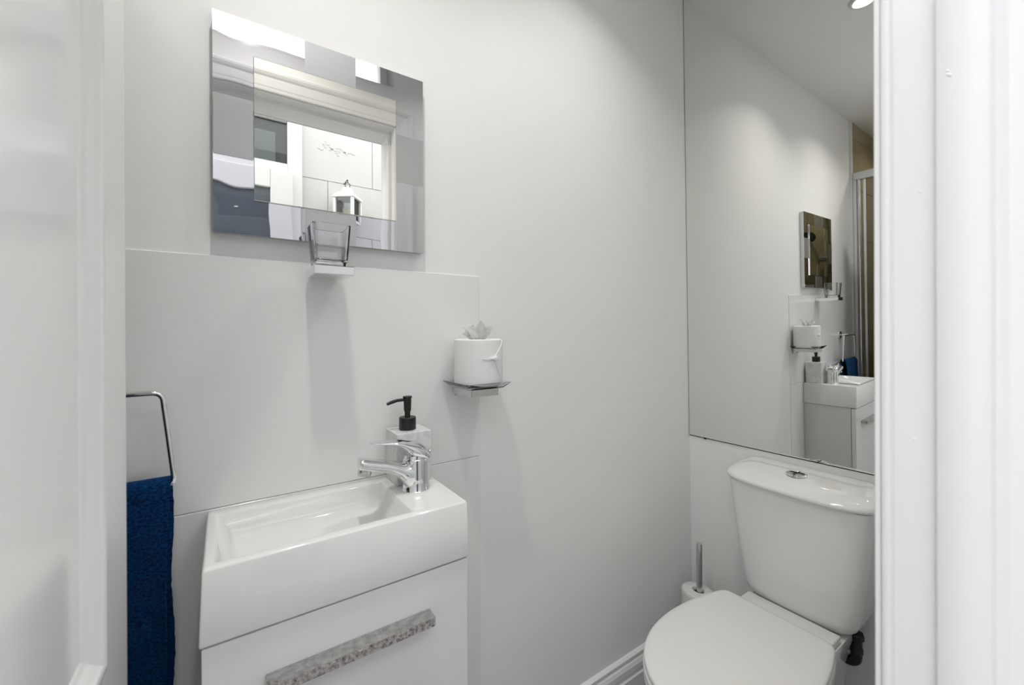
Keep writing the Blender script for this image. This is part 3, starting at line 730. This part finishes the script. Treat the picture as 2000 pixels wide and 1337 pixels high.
obj('flush_button', lathe([(0.0255, 0.7502), (0.0255, 0.7535), (0.0235, 0.7550), (0.0215, 0.7545), (0.0205, 0.7530), (0.0195, 0.7548), (0.001, 0.7552)], bc, 40), M['chrome'], ci, smooth=True, angle=35)
obj('flush_button', B(bc[0]-0.021, bc[0]+0.021, bc[1]-0.001, bc[1]+0.001, 0.7507, 0.7516), M['dark'], ci)
half = [(-0.2205, 0.060), (-0.2210, 0.100), (-0.2225, 0.1180), (-0.2290, 0.1300), (-0.2420, 0.1378), (-0.265, 0.1440), (-0.30, 0.1520), (-0.36, 0.1615), (-0.42, 0.1650), (-0.48, 0.1610), (-0.54, 0.1475), (-0.60, 0.1180), (-0.645, 0.0720), (-0.664, 0.0280)]
def seatring(sc_=1.0, z=0, grow=0.0, xb=-0.2215):
    pts = [Vector((x, YC+y, z)) for x, y in half]+[Vector((x, YC-y, z)) for x, y in reversed(half)]
    c = smoothcurve(pts, 6, True)
    cen = Vector((-0.42, YC, z)); out = []
    for p in c:
        d = p-cen; q = cen+d*(1+grow/max(d.length, 0.01)); out.append(q)
    return out
obj('seat_lid', loft([seatring(z=0.4052, grow=-0.004), seatring(z=0.4065, grow=-0.001), seatring(z=0.4120, grow=0.0), seatring(z=0.4165, grow=-0.0008), seatring(z=0.4190, grow=-0.004), seatring(z=0.4204, grow=-0.014), seatring(z=0.4212, grow=-0.06)]), M['seatp'], to, smooth=True, angle=60)
obj('seat', loft([seatring(z=0.3912, grow=0.000), seatring(z=0.3925, grow=0.002), seatring(z=0.4005, grow=0.002), seatring(z=0.4038, grow=-0.001), seatring(z=0.4046, grow=-0.006)]), M['seatp'], to, smooth=True, angle=60)
for s in (-1, 1):
    obj('hinge', lathe([(0.009, YC+s*0.075-0.022), (0.009, YC+s*0.075+0.022)], (-0.2135, 0, 0.4005), 16, 'y'), M['chrome'], to, smooth=True, angle=40)
def pan():
    rings = []
    for z, g, sx, sh in ((0.0, -0.055, 0.62, 0.02), (0.02, -0.055, 0.60, 0.02), (0.10, -0.060, 0.55, 0.03), (0.20, -0.045, 0.62, 0.02), (0.28, -0.022, 0.80, 0.01), (0.33, -0.006, 0.94, 0), (0.37, 0.000, 1.0, 0), (0.385, 0.001, 1, 0), (0.3905, -0.005, 1, 0)):
        r = seatring(z=z, grow=g, xb=-0.2215)
        rings.append([Vector((-0.222+(p.x+0.222)*(sx if p.x < -0.222 else 1), p.y, z)) for p in r])
    bm = loft(rings)
    # rear deck that carries the cistern
    def dk(hw, z, xf=-0.30): return [Vector(q) for q in ((-0.02, YC+hw, z), (-0.02, YC-hw, z), (xf, YC-hw, z), (xf, YC+hw, z))]
    rr = []
    for z, hw in ((0.0, 0.085), (0.10, 0.080), (0.22, 0.090), (0.32, 0.108), (0.355, 0.1165), (0.3705, 0.1165)):
        rr.append(fillet(dk(hw, z), 0.012, 4, True)[:-1])
    loft(rr, bm=bm)
    return bm
obj('pan', pan(), M['ceramic'], to, smooth=True, angle=50)
obj('seat_deck', B(-0.262, -0.129, YC-0.113, YC+0.113, 0.3708, 0.3895, bev=0.004, seg=3), M['ceramic'], to, smooth=True, angle=50)
# black inlet pipe under the cistern
px, py = -0.050, -0.512
obj('inlet_pipe', tube(fillet([(px, py, 0.372), (px, py, 0.290), (px, py+0.075, 0.290)], 0.022, 8), 0.0125, 16), M['black'], to, smooth=True, angle=50)
obj('pipe_nut', lathe([(0.015, 0.354), (0.0168, 0.356), (0.0168, 0.366), (0.015, 0.371)], (px, py, 0), 8), M['black'], to)
obj('pipe_nut', lathe([(0.0135, 0.318), (0.0145, 0.320), (0.0145, 0.332), (0.0135, 0.334)], (px, py, 0), 8), M['black'], to)

# ------------------------------------------------------------------ toilet brush
tb = thing('toilet_brush', (-0.093, -0.098, 0), 'toilet brush with a steel rod handle in a white pot, in the corner', 'toilet brush')
def pot():
    rings = []
    for k, z in ((0.050, 0.0), (0.054, 0.005), (0.054, 0.27), (0.0525, 0.279), (0.048, 0.2825), (0.020, 0.2835), (0.0185, 0.2815), (0.0185, 0.272)):
        rings.append([(-0.090+k*0.86*math.cos(a)*1.0, -0.096+k*math.sin(a)*1.05, z) for a in [2*PI*i/40 for i in range(40)]])
    return loft(rings, True, False)
obj('pot', pot(), M['brushplastic'], tb, smooth=True, angle=45)
obj('plug', lathe([(0.0180, 0.268), (0.0178, 0.273)], (-0.090, -0.098, 0), 20), M['rust'], tb)
obj('handle', lathe([(0.0095, 0.2735), (0.0095, 0.441), (0.0088, 0.4425), (0.0005, 0.4430)], (-0.0935, -0.1015, 0), 24), M['chromeb'], tb, smooth=True, angle=40)

# ------------------------------------------------------------------ ceiling downlight, plus two added out of view to light the room
def downlight(LX, LY, power, label, spread):
    dl = thing('downlight', (LX, LY, CEIL), label, 'ceiling light', 'recessed ceiling lights')
    obj('rim', lathe([(0.030, -0.0005), (0.044, -0.0005), (0.0445, -0.004), (0.042, -0.0075), (0.034, -0.008), (0.031, -0.006), (0.030, -0.0005)], (LX, LY, CEIL), 40, cap0=False, cap1=False), M['pvc'], dl, smooth=True)
    obj('lens', lathe([(0.0295, -0.003), (0.001, -0.0035)], (LX, LY, CEIL), 32), M['lamp'], dl)
    la = area('downlight_lamp', (LX, LY, CEIL-0.012), (0, 0, 0), 0.058, 0.058, power, (1.0, 0.975, 0.94), 'DISK')
    la.data.spread = R(spread); la.parent = dl; la.matrix_parent_inverse = Matrix.Translation(-dl.location)
downlight(-0.60, -0.375, LAMP_POWER, 'round white recessed ceiling light, its rim just seen in the big mirror', 120)
downlight(-1.31, -0.44, LAMP_POWER*1.6, 'round white recessed ceiling light over the basin end, above the picture', 130)  # unseen lamp, added to lift the left wall and the door leaf
downlight(-2.08, -0.40, LAMP_POWER*0.9, 'round white recessed ceiling light over the shower, above the picture', 140)  # unseen lamp, added so the shower tiles read brighter in the mirrors
